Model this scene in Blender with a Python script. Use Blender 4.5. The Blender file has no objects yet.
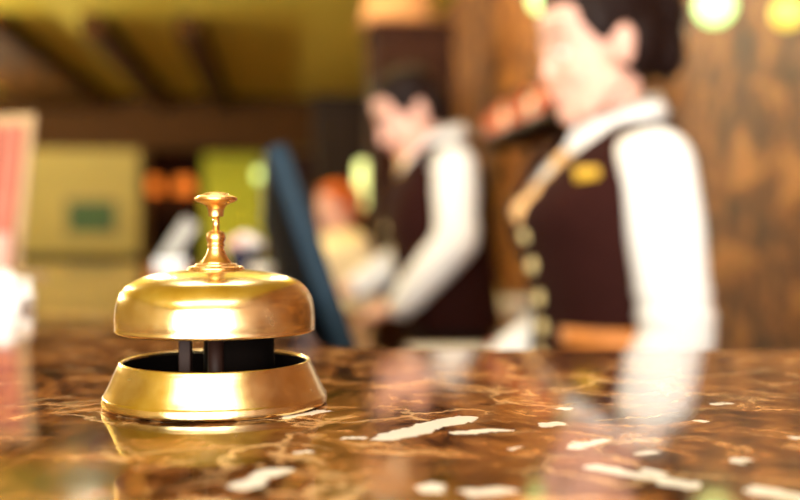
import bpy, bmesh, math, random
from mathutils import Vector, Matrix, Euler, noise

random.seed(7)
scene = bpy.context.scene
col = scene.collection
PI = math.pi

# ------------------------------------------------------------------ camera
F = 1050.0            # focal length in photo pixels (800 px wide frame)
HOR = 228.0           # horizon row
CAMZ = 1.25
TOPZ = 1.1738         # counter surface
BELL_D = 0.457
cam_d = bpy.data.cameras.new('camera')
cam = bpy.data.objects.new('camera', cam_d); col.objects.link(cam)
cam.location = (0, 0, CAMZ); cam.rotation_euler = (PI/2, 0, 0)
cam_d.sensor_width = 36.0; cam_d.lens = 36.0*F/800.0
cam_d.shift_y = -(250.0-HOR)/800.0
cam_d.clip_start = 0.02; cam_d.clip_end = 60
cam_d.dof.use_dof = True
cam_d.dof.focus_distance = 0.428
cam_d.dof.aperture_fstop = 4.3
scene.camera = cam

# ------------------------------------------------------------------ world, exposure, daylight through the windows
world = bpy.data.worlds.new('world'); scene.world = world; world.use_nodes = True
bg = world.node_tree.nodes['Background']; bg.inputs[0].default_value = (0.75, 0.85, 1.0, 1); bg.inputs[1].default_value = 0.6
vs = scene.view_settings
vs.view_transform = 'Standard'; vs.look = 'None'; vs.gamma = 1.0; vs.exposure = 0.6; vs.use_curve_mapping = False
scene.cycles.sample_clamp_indirect = 6.0
ROOM_A = 0.1128       # the hall's long axis, turned from the camera's
CA, SA = math.cos(ROOM_A), math.sin(ROOM_A)
def RW(u, v, z=0.0): return Vector((u*CA - v*SA, u*SA + v*CA, z))
def UV(x, y): return (x*CA + y*SA, -x*SA + y*CA)
def P(px, py, D): return Vector(((px-400.0)/F*D, D, CAMZ - (py-HOR)/F*D))
def Upx(px, v):                # room u of pixel column px on the plane at room depth v
    k = (px-400.0)/F; D = v/(CA - k*SA); return D*(k*CA + SA)
def Vpx(px, u):                # room v of pixel column px on the plane at room offset u
    k = (px-400.0)/F; D = u/(k*CA + SA); return D*(CA - k*SA)
U0, U1, V0, V1, CEIL = -3.6, 1.19, -3.0, 13.0, 2.85
WINS = [(-3.25, -1.95), (-1.75, -0.45), (-0.25, 1.0)]
WZ0, WZ1 = 0.85, 2.55
WIN_POWER = 150.0
for i, (a, b) in enumerate(WINS):
    ld = bpy.data.lights.new('window_daylight', 'AREA'); ld.shape = 'RECTANGLE'
    ld.size = b-a; ld.size_y = WZ1-WZ0; ld.energy = WIN_POWER; ld.color = (1.0, 0.95, 0.86)
    lo = bpy.data.objects.new('window_daylight', ld); col.objects.link(lo)
    lo.location = RW((a+b)/2, V0-0.22, (WZ0+WZ1)/2)
    lo.rotation_euler = (PI/2, 0, ROOM_A)        # faces into the hall

# ------------------------------------------------------------------ helpers: materials
def lin(c):
    f = lambda v: v/12.92 if v <= 0.04045 else ((v+0.055)/1.055)**2.4
    return tuple(f(x/255.0) for x in c)
def new_mat(name):
    m = bpy.data.materials.new(name); m.use_nodes = True
    return m, m.node_tree.nodes, m.node_tree.links, m.node_tree.nodes['Principled BSDF']
def mat(name, rgb, rough=0.5, metal=0.0, var=0.08, scale=20.0, bump=0.0, stretch=(1,1,1), sheen=0.0, coat=0.0, spec=None, emit=None, estr=0.0):
    m, n, l, b = new_mat(name)
    c = lin(rgb)
    tc = n.new('ShaderNodeTexCoord'); mp = n.new('ShaderNodeMapping'); mp.inputs['Scale'].default_value = stretch
    l.new(tc.outputs['Object'], mp.inputs[0])
    nz = n.new('ShaderNodeTexNoise'); nz.inputs['Scale'].default_value = scale; nz.inputs['Detail'].default_value = 6
    l.new(mp.outputs[0], nz.inputs['Vector'])
    rp = n.new('ShaderNodeValToRGB')
    rp.color_ramp.elements[0].position = 0.3; rp.color_ramp.elements[1].position = 0.7
    rp.color_ramp.elements[0].color = (*[max(0, x*(1-var)) for x in c], 1)
    rp.color_ramp.elements[1].color = (*[min(1, x*(1+var)) for x in c], 1)
    l.new(nz.outputs['Fac'], rp.inputs[0]); l.new(rp.outputs[0], b.inputs['Base Color'])
    b.inputs['Roughness'].default_value = rough; b.inputs['Metallic'].default_value = metal
    if sheen: b.inputs['Sheen Weight'].default_value = sheen
    if coat: b.inputs['Coat Weight'].default_value = coat; b.inputs['Coat Roughness'].default_value = 0.08
    if spec is not None: b.inputs['Specular IOR Level'].default_value = spec
    if bump:
        bp = n.new('ShaderNodeBump'); bp.inputs['Strength'].default_value = bump; bp.inputs['Distance'].default_value = 0.01
        l.new(nz.outputs['Fac'], bp.inputs['Height']); l.new(bp.outputs[0], b.inputs['Normal'])
    if emit:
        b.inputs['Emission Color'].default_value = (*lin(emit), 1); b.inputs['Emission Strength'].default_value = estr
    return m

M = {}
M['white_cloth'] = mat('white_cotton', (244, 243, 242), 0.8, var=0.03, scale=60, bump=0.05)
M['vest'] = mat('dark_brown_wool', (44, 18, 15), 0.9, var=0.2, scale=90, bump=0.1, spec=0.1)
M['black_cloth'] = mat('black_wool', (10, 9, 10), 0.85, var=0.2, scale=90, spec=0.2)
M['skin'] = mat('skin', (230, 178, 160), 0.5, var=0.04, scale=25)
M['hair_dark'] = mat('dark_brown_hair', (26, 10, 7), 0.6, spec=0.2, var=0.4, scale=40, stretch=(1, 1, 6))
M['hair_ginger'] = mat('ginger_hair', (196, 92, 28), 0.5, var=0.3, scale=40)
M['eye'] = mat('eye_white', (235, 232, 228), 0.2, var=0.01)
M['iris'] = mat('iris_brown', (50, 30, 20), 0.2, var=0.1)
M['gold_silk'] = mat('gold_silk', (214, 160, 60), 0.4, var=0.25, scale=60, sheen=0.2)
M['scarf'] = mat('peach_gold_silk', (226, 178, 120), 0.45, var=0.2, scale=60)
M['tan_leather'] = mat('tan_leather', (206, 128, 60), 0.5, var=0.12, scale=40)
M['cream_cloth'] = mat('cream_linen', (236, 220, 190), 0.8, var=0.04)
M['grey_cloth'] = mat('pale_grey_linen', (212, 206, 192), 0.8, var=0.04)
M['brass_plain'] = mat('plain_brass', (226, 178, 92), 0.25, metal=1.0, var=0.06)
M['gold_button'] = mat('pale_gold_button', (238, 214, 150), 0.4, metal=0.0, var=0.05)
M['gold_badge'] = mat('yellow_gold_badge', (226, 180, 60), 0.4, var=0.08)
M['grey_card'] = mat('pale_grey_card', (176, 176, 172), 0.6, var=0.04)
M['pink_pocket'] = mat('pale_pink_board', (206, 160, 148), 0.6, var=0.06)
M['lips'] = mat('lips', (206, 120, 112), 0.4, var=0.05)
M['black_plastic'] = mat('black_plastic', (7, 9, 12), 0.6, spec=0.2, var=0.1)
M['teal_plastic'] = mat('dark_teal_plastic', (6, 34, 50), 0.6, spec=0.2, var=0.08)
M['screen'] = mat('screen_glass', (6, 16, 24), 0.4, var=0.1)
M['paper'] = mat('white_paper', (240, 238, 232), 0.7, var=0.02)
M['red_card'] = mat('red_card', (190, 60, 52), 0.5, var=0.05)
M['dark_wood'] = mat('dark_red_wood', (40, 15, 6), 0.7, spec=0.12, var=0.45, scale=6, stretch=(6, 6, 0.5), bump=0.08)
M['black_wood'] = mat('black_brown_wood', (26, 13, 6), 0.7, spec=0.12, var=0.4, scale=6, stretch=(6, 6, 0.5))
M['mid_wood'] = mat('amber_wood', (112, 64, 16), 0.45, var=0.35, scale=6, stretch=(6, 6, 0.5), bump=0.06)
M['beam_wood'] = mat('beam_wood', (64, 36, 3), 0.7, spec=0.12, var=0.3, scale=5, stretch=(6, 0.6, 6))
M['olive_paint'] = mat('olive_yellow_paint', (198, 178, 52), 0.8, var=0.05, scale=2)
M['yellow_paint'] = mat('ochre_wall_paint', (164, 142, 72), 0.8, var=0.06, scale=2)
M['floor'] = mat('oak_floor', (120, 80, 42), 0.35, var=0.3, scale=4, stretch=(8, 0.8, 1))
M['green_paint'] = mat('green_painting', (46, 74, 26), 0.7, var=0.5, scale=9)
M['pic_mat'] = mat('ochre_picture_frame', (150, 118, 40), 0.5, var=0.2)
M['lime_curtain'] = mat('lime_curtain', (206, 200, 60), 0.8, var=0.08, scale=8)
M['cream_pot'] = mat('cream_ceramic', (226, 200, 110), 0.3, var=0.05)
M['white_pot'] = mat('white_ceramic', (238, 232, 214), 0.3, var=0.03)
M['navy_pot'] = mat('navy_ceramic', (16, 24, 58), 0.25, var=0.1)
M['petal_pink'] = mat('pale_pink_petal', (240, 196, 190), 0.6, var=0.08)
M['petal_white'] = mat('white_petal', (244, 236, 234), 0.6, var=0.04)
M['leaf'] = mat('green_leaf', (60, 84, 36), 0.5, var=0.2)
M['pink_leaflet'] = mat('pink_leaflet', (178, 104, 88), 0.6, var=0.15, scale=30)
M['cream_board'] = mat('cream_board', (178, 150, 112), 0.6, var=0.05)
M['grey_metal'] = mat('grey_metal', (150, 150, 148), 0.35, metal=0.8, var=0.05)
M['coral'] = mat('coral_glaze', (196, 76, 46), 0.25, var=0.15)
M['rose'] = mat('rose_glaze', (224, 140, 118), 0.25, var=0.12)
M['amber'] = mat('amber_glaze', (140, 58, 20), 0.2, var=0.15)
M['teal'] = mat('pale_teal_glaze', (130, 170, 156), 0.25, var=0.1)
M['lamp_green'] = mat('pale_green_lamp_glass', (225, 250, 190), 0.4, emit=(180, 244, 140), estr=1.6)
M['lamp_yellow'] = mat('yellow_lamp_glass', (240, 220, 120), 0.4, emit=(240, 200, 60), estr=0.7)
M['lamp_peach'] = mat('peach_lamp_shade', (176, 122, 74), 0.8, emit=(236, 168, 100), estr=0.06)
M['lamp_orange'] = mat('orange_lamp_shade', (240, 140, 60), 0.6, emit=(255, 130, 40), estr=0.7)
M['frame_white'] = mat('white_window_frame', (225, 222, 214), 0.5, var=0.03)

def glass_pane():
    m, n, l, b = new_mat('window_glass')
    tr = n.new('ShaderNodeBsdfTransparent'); gl = n.new('ShaderNodeBsdfGlossy'); gl.inputs['Roughness'].default_value = 0.02
    lw = n.new('ShaderNodeFresnel'); lw.inputs['IOR'].default_value = 1.45
    mx = n.new('ShaderNodeMixShader'); l.new(lw.outputs[0], mx.inputs[0]); l.new(tr.outputs[0], mx.inputs[1]); l.new(gl.outputs[0], mx.inputs[2])
    l.new(mx.outputs[0], n['Material Output'].inputs[0]); return m
M['glass'] = glass_pane()

def brass_mat(name, c_hi, c_lo, rough):
    m, n, l, b = new_mat(name)
    tc = n.new('ShaderNodeTexCoord'); mp = n.new('ShaderNodeMapping'); mp.inputs['Scale'].default_value = (14, 14, 900)
    l.new(tc.outputs['Object'], mp.inputs[0])
    lines = n.new('ShaderNodeTexNoise'); lines.inputs['Scale'].default_value = 1.0; lines.inputs['Detail'].default_value = 4
    l.new(mp.outputs[0], lines.inputs['Vector'])
    blot = n.new('ShaderNodeTexNoise'); blot.inputs['Scale'].default_value = 55; blot.inputs['Detail'].default_value = 8
    blot.inputs['Roughness'].default_value = 0.7
    l.new(tc.outputs['Object'], blot.inputs['Vector'])
    rp = n.new('ShaderNodeValToRGB'); rp.color_ramp.elements[0].position = 0.32; rp.color_ramp.elements[1].position = 0.62
    rp.color_ramp.elements[0].color = (*lin(c_lo), 1); rp.color_ramp.elements[1].color = (*lin(c_hi), 1)
    l.new(blot.outputs['Fac'], rp.inputs[0]); l.new(rp.outputs[0], b.inputs['Base Color'])
    b.inputs['Metallic'].default_value = 1.0
    mr = n.new('ShaderNodeMapRange'); mr.inputs[1].default_value = 0.25; mr.inputs[2].default_value = 0.75
    mr.inputs[3].default_value = rough-0.06; mr.inputs[4].default_value = rough+0.09
    l.new(blot.outputs['Fac'], mr.inputs[0]); l.new(mr.outputs[0], b.inputs['Roughness'])
    b.inputs['Anisotropic'].default_value = 0.35
    bp = n.new('ShaderNodeBump'); bp.inputs['Strength'].default_value = 0.05; bp.inputs['Distance'].default_value = 0.0004
    l.new(lines.outputs['Fac'], bp.inputs['Height']); l.new(bp.outputs[0], b.inputs['Normal'])
    return m
M['brass'] = brass_mat('bell_brass', (242, 219, 166), (222, 190, 124), 0.21)
M['brass_knob'] = brass_mat('bell_knob_brass', (240, 196, 132), (216, 160, 92), 0.26)
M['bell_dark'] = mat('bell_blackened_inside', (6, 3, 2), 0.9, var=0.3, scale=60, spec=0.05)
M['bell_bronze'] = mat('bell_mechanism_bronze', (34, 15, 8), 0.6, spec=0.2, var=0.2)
M['steel'] = mat('screw_steel', (200, 196, 188), 0.2, metal=1.0)

def ground(px, py):
    D = (CAMZ-TOPZ)*F/(py-HOR); return ((px-400.0)/F*D, D)
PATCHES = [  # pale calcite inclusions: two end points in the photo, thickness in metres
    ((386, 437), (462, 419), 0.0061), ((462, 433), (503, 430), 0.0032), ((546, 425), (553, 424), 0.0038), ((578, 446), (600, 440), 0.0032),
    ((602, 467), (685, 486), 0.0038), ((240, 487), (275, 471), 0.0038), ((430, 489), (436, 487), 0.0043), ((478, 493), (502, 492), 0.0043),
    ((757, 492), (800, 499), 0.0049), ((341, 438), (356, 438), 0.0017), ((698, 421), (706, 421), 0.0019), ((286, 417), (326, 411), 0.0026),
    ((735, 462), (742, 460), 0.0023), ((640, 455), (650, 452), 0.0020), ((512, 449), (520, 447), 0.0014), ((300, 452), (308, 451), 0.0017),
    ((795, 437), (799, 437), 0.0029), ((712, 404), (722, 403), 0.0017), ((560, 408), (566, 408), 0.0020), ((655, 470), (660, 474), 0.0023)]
def marble_mat():
    m, n, l, b = new_mat('brown_marble')
    tc = n.new('ShaderNodeTexCoord')
    def nz(scale, detail, rough=0.6, dist=0.0, off=0.0):
        mp = n.new('ShaderNodeMapping'); mp.inputs['Location'].default_value = (off, off*0.7, 0)
        l.new(tc.outputs['Object'], mp.inputs[0])
        t = n.new('ShaderNodeTexNoise'); t.inputs['Scale'].default_value = scale; t.inputs['Detail'].default_value = detail
        t.inputs['Roughness'].default_value = rough; t.inputs['Distortion'].default_value = dist
        l.new(mp.outputs[0], t.inputs['Vector']); return t
    base = nz(26, 12, 0.76, 0.9, 3.1)
    rp = n.new('ShaderNodeValToRGB'); e = rp.color_ramp.elements
    e[0].position = 0.38; e[0].color = (*lin((30, 14, 6)), 1)
    e[1].position = 0.63; e[1].color = (*lin((220, 176, 122)), 1)
    for p, c in ((0.45, (72, 38, 16)), (0.51, (124, 74, 36)), (0.57, (168, 114, 64))):
        x = e.new(p); x.color = (*lin(c), 1)
    l.new(base.outputs['Fac'], rp.inputs[0])
    # darker olive clouds
    cl = nz(8, 4, 0.55, 0.8, 11.3)
    r2 = n.new('ShaderNodeValToRGB'); r2.color_ramp.elements[0].position = 0.55; r2.color_ramp.elements[1].position = 0.68
    l.new(cl.outputs['Fac'], r2.inputs[0])
    mx1 = n.new('ShaderNodeMix'); mx1.data_type = 'RGBA'; mx1.inputs['B'].default_value = (*lin((60, 36, 14)), 1)
    mlt = n.new('ShaderNodeMath'); mlt.operation = 'MULTIPLY'; mlt.inputs[1].default_value = 0.75
    l.new(r2.outputs[0], mlt.inputs[0]); l.new(mlt.outputs[0], mx1.inputs['Factor']); l.new(rp.outputs[0], mx1.inputs['A'])
    # warped coordinates for veins and inclusions
    wn = nz(45, 5, 0.6, 0.0, 5.0)
    ws = n.new('ShaderNodeVectorMath'); ws.operation = 'SUBTRACT'; ws.inputs[1].default_value = (0.5, 0.5, 0.5); l.new(wn.outputs['Color'], ws.inputs[0])
    wm = n.new('ShaderNodeVectorMath'); wm.operation = 'SCALE'; wm.inputs['Scale'].default_value = 0.03; l.new(ws.outputs[0], wm.inputs[0])
    wa = n.new('ShaderNodeVectorMath'); wa.operation = 'ADD'; l.new(tc.outputs['Object'], wa.inputs[0]); l.new(wm.outputs[0], wa.inputs[1])
    vo = n.new('ShaderNodeTexVoronoi'); vo.feature = 'DISTANCE_TO_EDGE'; vo.inputs['Scale'].default_value = 24
    l.new(wa.outputs[0], vo.inputs['Vector'])
    r3 = n.new('ShaderNodeValToRGB'); r3.color_ramp.elements[0].position = 0.0; r3.color_ramp.elements[0].color = (1, 1, 1, 1)
    r3.color_ramp.elements[1].position = 0.05; r3.color_ramp.elements[1].color = (0, 0, 0, 1)
    l.new(vo.outputs['Distance'], r3.inputs[0])
    vm = nz(14, 4, 0.6, 0.0, 21.0)
    r4 = n.new('ShaderNodeValToRGB'); r4.color_ramp.elements[0].position = 0.45; r4.color_ramp.elements[1].position = 0.6
    l.new(vm.outputs['Fac'], r4.inputs[0])
    vv = n.new('ShaderNodeMath'); vv.operation = 'MULTIPLY'; l.new(r3.outputs[0], vv.inputs[0]); l.new(r4.outputs[0], vv.inputs[1])
    mx2 = n.new('ShaderNodeMix'); mx2.data_type = 'RGBA'; mx2.inputs['B'].default_value = (*lin((222, 186, 138)), 1)
    l.new(vv.outputs[0], mx2.inputs['Factor']); l.new(mx1.outputs['Result'], mx2.inputs['A'])
    # pale inclusions
    flat = n.new('ShaderNodeVectorMath'); flat.operation = 'MULTIPLY'; flat.inputs[1].default_value = (1, 1, 0)
    wn2 = nz(150, 4, 0.7, 0.0, 9.0)
    ws2 = n.new('ShaderNodeVectorMath'); ws2.operation = 'SUBTRACT'; ws2.inputs[1].default_value = (0.5, 0.5, 0.5); l.new(wn2.outputs['Color'], ws2.inputs[0])
    wm3 = n.new('ShaderNodeVectorMath'); wm3.operation = 'SCALE'; wm3.inputs['Scale'].default_value = 0.009; l.new(ws2.outputs[0], wm3.inputs[0])
    wm2 = n.new('ShaderNodeVectorMath'); wm2.operation = 'SCALE'; wm2.inputs['Scale'].default_value = 0.016; l.new(ws.outputs[0], wm2.inputs[0])
    wa2 = n.new('ShaderNodeVectorMath'); wa2.operation = 'ADD'; l.new(tc.outputs['Object'], wa2.inputs[0]); l.new(wm2.outputs[0], wa2.inputs[1])
    wa3 = n.new('ShaderNodeVectorMath'); wa3.operation = 'ADD'; l.new(wa2.outputs[0], wa3.inputs[0]); l.new(wm3.outputs[0], wa3.inputs[1])
    l.new(wa3.outputs[0], flat.inputs[0])
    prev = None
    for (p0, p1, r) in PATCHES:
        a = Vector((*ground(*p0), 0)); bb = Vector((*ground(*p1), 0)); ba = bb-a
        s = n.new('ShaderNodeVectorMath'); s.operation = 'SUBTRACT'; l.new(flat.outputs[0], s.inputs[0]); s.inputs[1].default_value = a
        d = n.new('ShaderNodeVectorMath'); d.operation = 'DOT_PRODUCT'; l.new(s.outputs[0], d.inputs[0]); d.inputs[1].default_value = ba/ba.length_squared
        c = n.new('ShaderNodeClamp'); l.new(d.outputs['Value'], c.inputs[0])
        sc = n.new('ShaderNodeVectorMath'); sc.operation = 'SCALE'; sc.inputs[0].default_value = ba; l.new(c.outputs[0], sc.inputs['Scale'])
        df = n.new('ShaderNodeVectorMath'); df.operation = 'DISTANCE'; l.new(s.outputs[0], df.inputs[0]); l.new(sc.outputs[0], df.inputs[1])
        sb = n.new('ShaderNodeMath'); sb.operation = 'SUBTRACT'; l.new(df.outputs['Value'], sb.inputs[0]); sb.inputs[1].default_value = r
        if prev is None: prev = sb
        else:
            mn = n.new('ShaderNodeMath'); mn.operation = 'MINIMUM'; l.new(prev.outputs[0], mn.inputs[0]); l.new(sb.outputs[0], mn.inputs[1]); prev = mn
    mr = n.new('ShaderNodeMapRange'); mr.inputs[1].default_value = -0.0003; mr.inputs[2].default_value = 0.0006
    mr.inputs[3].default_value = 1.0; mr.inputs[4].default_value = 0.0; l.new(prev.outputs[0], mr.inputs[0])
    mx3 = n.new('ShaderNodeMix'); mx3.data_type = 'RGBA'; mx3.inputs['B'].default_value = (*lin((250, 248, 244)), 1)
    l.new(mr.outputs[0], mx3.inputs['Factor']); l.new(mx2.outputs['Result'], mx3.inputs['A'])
    l.new(mx3.outputs['Result'], b.inputs['Base Color'])
    fine = nz(160, 4, 0.6, 0.0, 1.0)
    rr = n.new('ShaderNodeMapRange'); rr.inputs[3].default_value = 0.03; rr.inputs[4].default_value = 0.10; l.new(fine.outputs['Fac'], rr.inputs[0])
    l.new(rr.outputs[0], b.inputs['Roughness'])
    b.inputs['IOR'].default_value = 1.55
    return m
M['marble'] = marble_mat()

def stone_mat():
    m, n, l, b = new_mat('brown_stone_wall')
    tc = n.new('ShaderNodeTexCoord')
    a = n.new('ShaderNodeTexNoise'); a.inputs['Scale'].default_value = 7.5; a.inputs['Detail'].default_value = 8; a.inputs['Roughness'].default_value = 0.65; a.inputs['Distortion'].default_value = 0.6
    l.new(tc.outputs['Object'], a.inputs['Vector'])
    rp = n.new('ShaderNodeValToRGB'); e = rp.color_ramp.elements
    e[0].position = 0.36; e[0].color = (*lin((36, 14, 2)), 1); e[1].position = 0.64; e[1].color = (*lin((180, 120, 58)), 1)
    x = e.new(0.5); x.color = (*lin((104, 56, 16)), 1)
    l.new(a.outputs['Fac'], rp.inputs[0]); l.new(rp.outputs[0], b.inputs['Base Color'])
    b.inputs['Roughness'].default_value = 0.6
    bp = n.new('ShaderNodeBump'); bp.inputs['Strength'].default_value = 0.5; bp.inputs['Distance'].default_value = 0.02
    l.new(a.outputs['Fac'], bp.inputs['Height']); l.new(bp.outputs[0], b.inputs['Normal'])
    return m
M['stone'] = stone_mat()

# ------------------------------------------------------------------ helpers: meshes and objects
def mesh_obj(name, bm, m, parent=None, smooth=False, loc=None, rotz=None):
    bmesh.ops.recalc_face_normals(bm, faces=bm.faces[:])
    me = bpy.data.meshes.new(name); bm.to_mesh(me); bm.free()
    if smooth:
        for p in me.polygons: p.use_smooth = True
    me.materials.append(M[m] if isinstance(m, str) else m)
    o = bpy.data.objects.new(name, me); col.objects.link(o)
    if parent is not None: o.parent = parent
    if loc is not None: o.location = loc
    if rotz is not None: o.rotation_euler.z = rotz
    return o
def tag(o, label, cat, group=None):
    o['label'] = label; o['category'] = cat
    if group: o['group'] = group
    return o
def structure(o): o['kind'] = 'structure'; return o
def thing(name, label, cat, loc=(0, 0, 0), rotz=0.0, group=None):
    o = bpy.data.objects.new(name, None); col.objects.link(o); o.empty_display_size = 0.05
    o.location = loc; o.rotation_euler = (0, 0, rotz); return tag(o, label, cat, group)
def box(bm, x0, x1, y0, y1, z0, z1, bev=0.0, mtx=None):
    r = bmesh.ops.create_cube(bm, size=1.0); v = r['verts']
    for q in v: q.co = Vector(((x0+x1)/2 + q.co.x*(x1-x0), (y0+y1)/2 + q.co.y*(y1-y0), (z0+z1)/2 + q.co.z*(z1-z0)))
    if mtx is not None:
        for q in v: q.co = mtx @ q.co
    if bev:
        es = list({e for q in v for e in q.link_edges})
        bmesh.ops.bevel(bm, geom=es, offset=bev, segments=2, affect='EDGES', profile=0.5)
    return bm
def B(*a, **k): return box(bmesh.new(), *a, **k)
def prism(bm, pts, z0, z1, bev=0.0, seg=3):
    bot = [bm.verts.new((p[0], p[1], z0)) for p in pts]; top = [bm.verts.new((p[0], p[1], z1)) for p in pts]
    N = len(pts); fb = bm.faces.new(bot[::-1]); ft = bm.faces.new(top); sides = []
    for i in range(N): sides.append(bm.faces.new((bot[i], bot[(i+1) % N], top[(i+1) % N], top[i])))
    if bev:
        bmesh.ops.bevel(bm, geom=list(ft.edges)+list(fb.edges), offset=bev, segments=seg, affect='EDGES', profile=0.5)
    return bm
def lathe(bm, prof, seg=64, c=(0, 0, 0), closed=False):
    rings = []
    for (r, z) in prof:
        if r < 1e-6: rings.append([bm.verts.new((c[0], c[1], c[2]+z))])
        else: rings.append([bm.verts.new((c[0]+r*math.cos(2*PI*i/seg), c[1]+r*math.sin(2*PI*i/seg), c[2]+z)) for i in range(seg)])
    pairs = list(zip(rings[:-1], rings[1:]))
    if closed: pairs.append((rings[-1], rings[0]))
    for a, b in pairs:
        for i in range(seg):
            j = (i+1) % seg
            if len(a) == 1 and len(b) == 1: continue
            if len(a) == 1: bm.faces.new((a[0], b[j], b[i]))
            elif len(b) == 1: bm.faces.new((a[i], a[j], b[0]))
            else: bm.faces.new((a[i], a[j], b[j], b[i]))
    return bm
def smooth_prof(pts, n=6):      # Catmull-Rom through profile points
    out = []
    for i in range(len(pts)-1):
        p0 = Vector(pts[max(i-1, 0)]); p1 = Vector(pts[i]); p2 = Vector(pts[i+1]); p3 = Vector(pts[min(i+2, len(pts)-1)])
        for k in range(n):
            t = k/n
            q = 0.5*((2*p1) + (p2-p0)*t + (2*p0-5*p1+4*p2-p3)*t*t + (3*p1-p0-3*p2+p3)*t**3)
            out.append((max(q.x, 0.0), q.y))
    out.append(tuple(pts[-1])); return out
def ellipsoid(bm, c, r, rot=None, sub=3):
    R = bmesh.ops.create_icosphere(bm, subdivisions=sub, radius=1.0)
    m = (rot.to_matrix() if rot is not None else Matrix.Identity(3))
    for q in R['verts']: q.co = Vector(c) + m @ Vector((q.co.x*r[0], q.co.y*r[1], q.co.z*r[2]))
def capsule(bm, p0, r0, p1, r1, seg=20, caps=True):
    p0 = Vector(p0); p1 = Vector(p1); d = p1-p0; L = d.length
    q = d.to_track_quat('Z', 'Y').to_matrix()
    prof = [(r0*math.sin(a), -r0*math.cos(a)) for a in [PI/2*i/5 for i in range(6)]] + [(r1*math.cos(a), L+r1*math.sin(a)) for a in [PI/2*i/5 for i in range(6)]]
    prof[0] = (0, prof[0][1]); prof[-1] = (0, prof[-1][1])
    n0 = len(bm.verts); lathe(bm, prof, seg); bm.verts.ensure_lookup_table()
    for v in bm.verts[n0:]: v.co = p0 + q @ v.co
def chain(bm, pts):
    for (a, ra), (b, rb) in zip(pts[:-1], pts[1:]): capsule(bm, a, ra, b, rb)
def remesh(bm, voxel, it=4, fac=0.5):
    bmesh.ops.recalc_face_normals(bm, faces=bm.faces[:])
    me = bpy.data.meshes.new('tmp'); bm.to_mesh(me); bm.free()
    o = bpy.data.objects.new('tmp', me); col.objects.link(o)
    r = o.modifiers.new('r', 'REMESH'); r.mode = 'VOXEL'; r.voxel_size = voxel
    s = o.modifiers.new('s', 'SMOOTH'); s.factor = fac; s.iterations = it
    dg = bpy.context.evaluated_depsgraph_get(); dg.update()
    me2 = bpy.data.meshes.new_from_object(o.evaluated_get(dg))
    bpy.data.objects.remove(o); bpy.data.meshes.remove(me)
    for p in me2.polygons: p.use_smooth = True
    return me2
def me_obj(name, me, m, parent=None):
    me.materials.clear(); me.materials.append(M[m]); me.name = name
    o = bpy.data.objects.new(name, me); col.objects.link(o); o.parent = parent; return o
def loft(bm, rings, N=48, levels=40, ex=2.3, cap=True, drop=None):
    """rings: (centre, half width x, half depth y); elliptical sections stacked upwards"""
    zs = [r[0][2] for r in rings]; out = []
    for k in range(levels+1):
        t = k/levels*(len(rings)-1); i = min(int(t), len(rings)-2); f = t-i
        g = lambda j: rings[max(0, min(len(rings)-1, j))]
        def cr(sel):
            p0, p1, p2, p3 = (sel(g(i-1)), sel(g(i)), sel(g(i+1)), sel(g(i+2)))
            return 0.5*((2*p1)+(p2-p0)*f+(2*p0-5*p1+4*p2-p3)*f*f+(3*p1-p0-3*p2+p3)*f**3)
        c = Vector((cr(lambda r: r[0][0]), cr(lambda r: r[0][1]), cr(lambda r: r[0][2]))); w = cr(lambda r: r[1]); d = cr(lambda r: r[2])
        ring = []
        for a in range(N):
            th = 2*PI*a/N; cx = math.cos(th); sy = math.sin(th)
            s = (abs(cx)**ex + abs(sy)**ex)**(-1/ex)
            ring.append(bm.verts.new((c.x + w*cx*s, c.y + d*sy*s, c.z)))
        out.append(ring)
    for a, b in zip(out[:-1], out[1:]):
        for i in range(N):
            j = (i+1) % N; q = (a[i], a[j], b[j], b[i])
            if drop and drop((a[i].co+a[j].co+b[j].co+b[i].co)/4): continue
            bm.faces.new(q)
    if cap: bm.faces.new(out[0][::-1]); bm.faces.new(out[-1])
    return bm
def add_solid(o, th, off=0.0, bev=False):
    s = o.modifiers.new('thickness', 'SOLIDIFY'); s.thickness = th; s.offset = off
def copy_thing(o):
    c = o.copy(); col.objects.link(c)
    for ch in o.children:
        d = ch.copy(); col.objects.link(d); d.parent = c
        for g in ch.children:
            h = g.copy(); col.objects.link(h); h.parent = d
    return c
def point_light(parent, loc, energy, color, radius=0.05):
    ld = bpy.data.lights.new('bulb', 'POINT'); ld.energy = energy; ld.color = color; ld.shadow_soft_size = radius
    o = bpy.data.objects.new('bulb', ld); col.objects.link(o); o.parent = parent; o.location = loc; return o

# ------------------------------------------------------------------ the hall
T = 0.15
RZ = ROOM_A
structure(mesh_obj('floor', B(U0-T, U1+T, V0-T, 16.5, -0.1, 0.0), 'floor', rotz=RZ))
ceil = structure(mesh_obj('ceiling', B(U0-T, U1+T, V0-T, 16.5, CEIL, CEIL+0.1), 'olive_paint', rotz=RZ))
for u, hw in ((-2.47, .42), (-1.4, .085), (-.7, .085)):
    mesh_obj('beam', B(u-hw, u+hw, 8.0, V1-0.02, CEIL-0.17, CEIL-0.001, bev=0.008), 'beam_wood', ceil)
structure(mesh_obj('wall_right', B(U1, U1+T, V0-T, 16.5, 0, CEIL), 'stone', rotz=RZ))
structure(mesh_obj('wall_left', B(U0-T, U0, V0-T, 16.5, 0, CEIL), 'yellow_paint', rotz=RZ))
DU0, DU1, DZ = Upx(147, V1), Upx(263, V1), 2.2
bm = bmesh.new()
box(bm, U0, DU0, V1, V1+T, 0, CEIL); box(bm, DU1, U1, V1, V1+T, 0, CEIL); box(bm, DU0, DU1, V1, V1+T, DZ, CEIL)
wf = structure(mesh_obj('wall_far', bm, 'yellow_paint', rotz=RZ))
fr = structure(mesh_obj('trim_1', B(U0, U1, V1-0.03, V1-0.002, 2.2, CEIL-.002, bev=0.006), 'beam_wood', rotz=RZ))
bm = bmesh.new()
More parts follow.
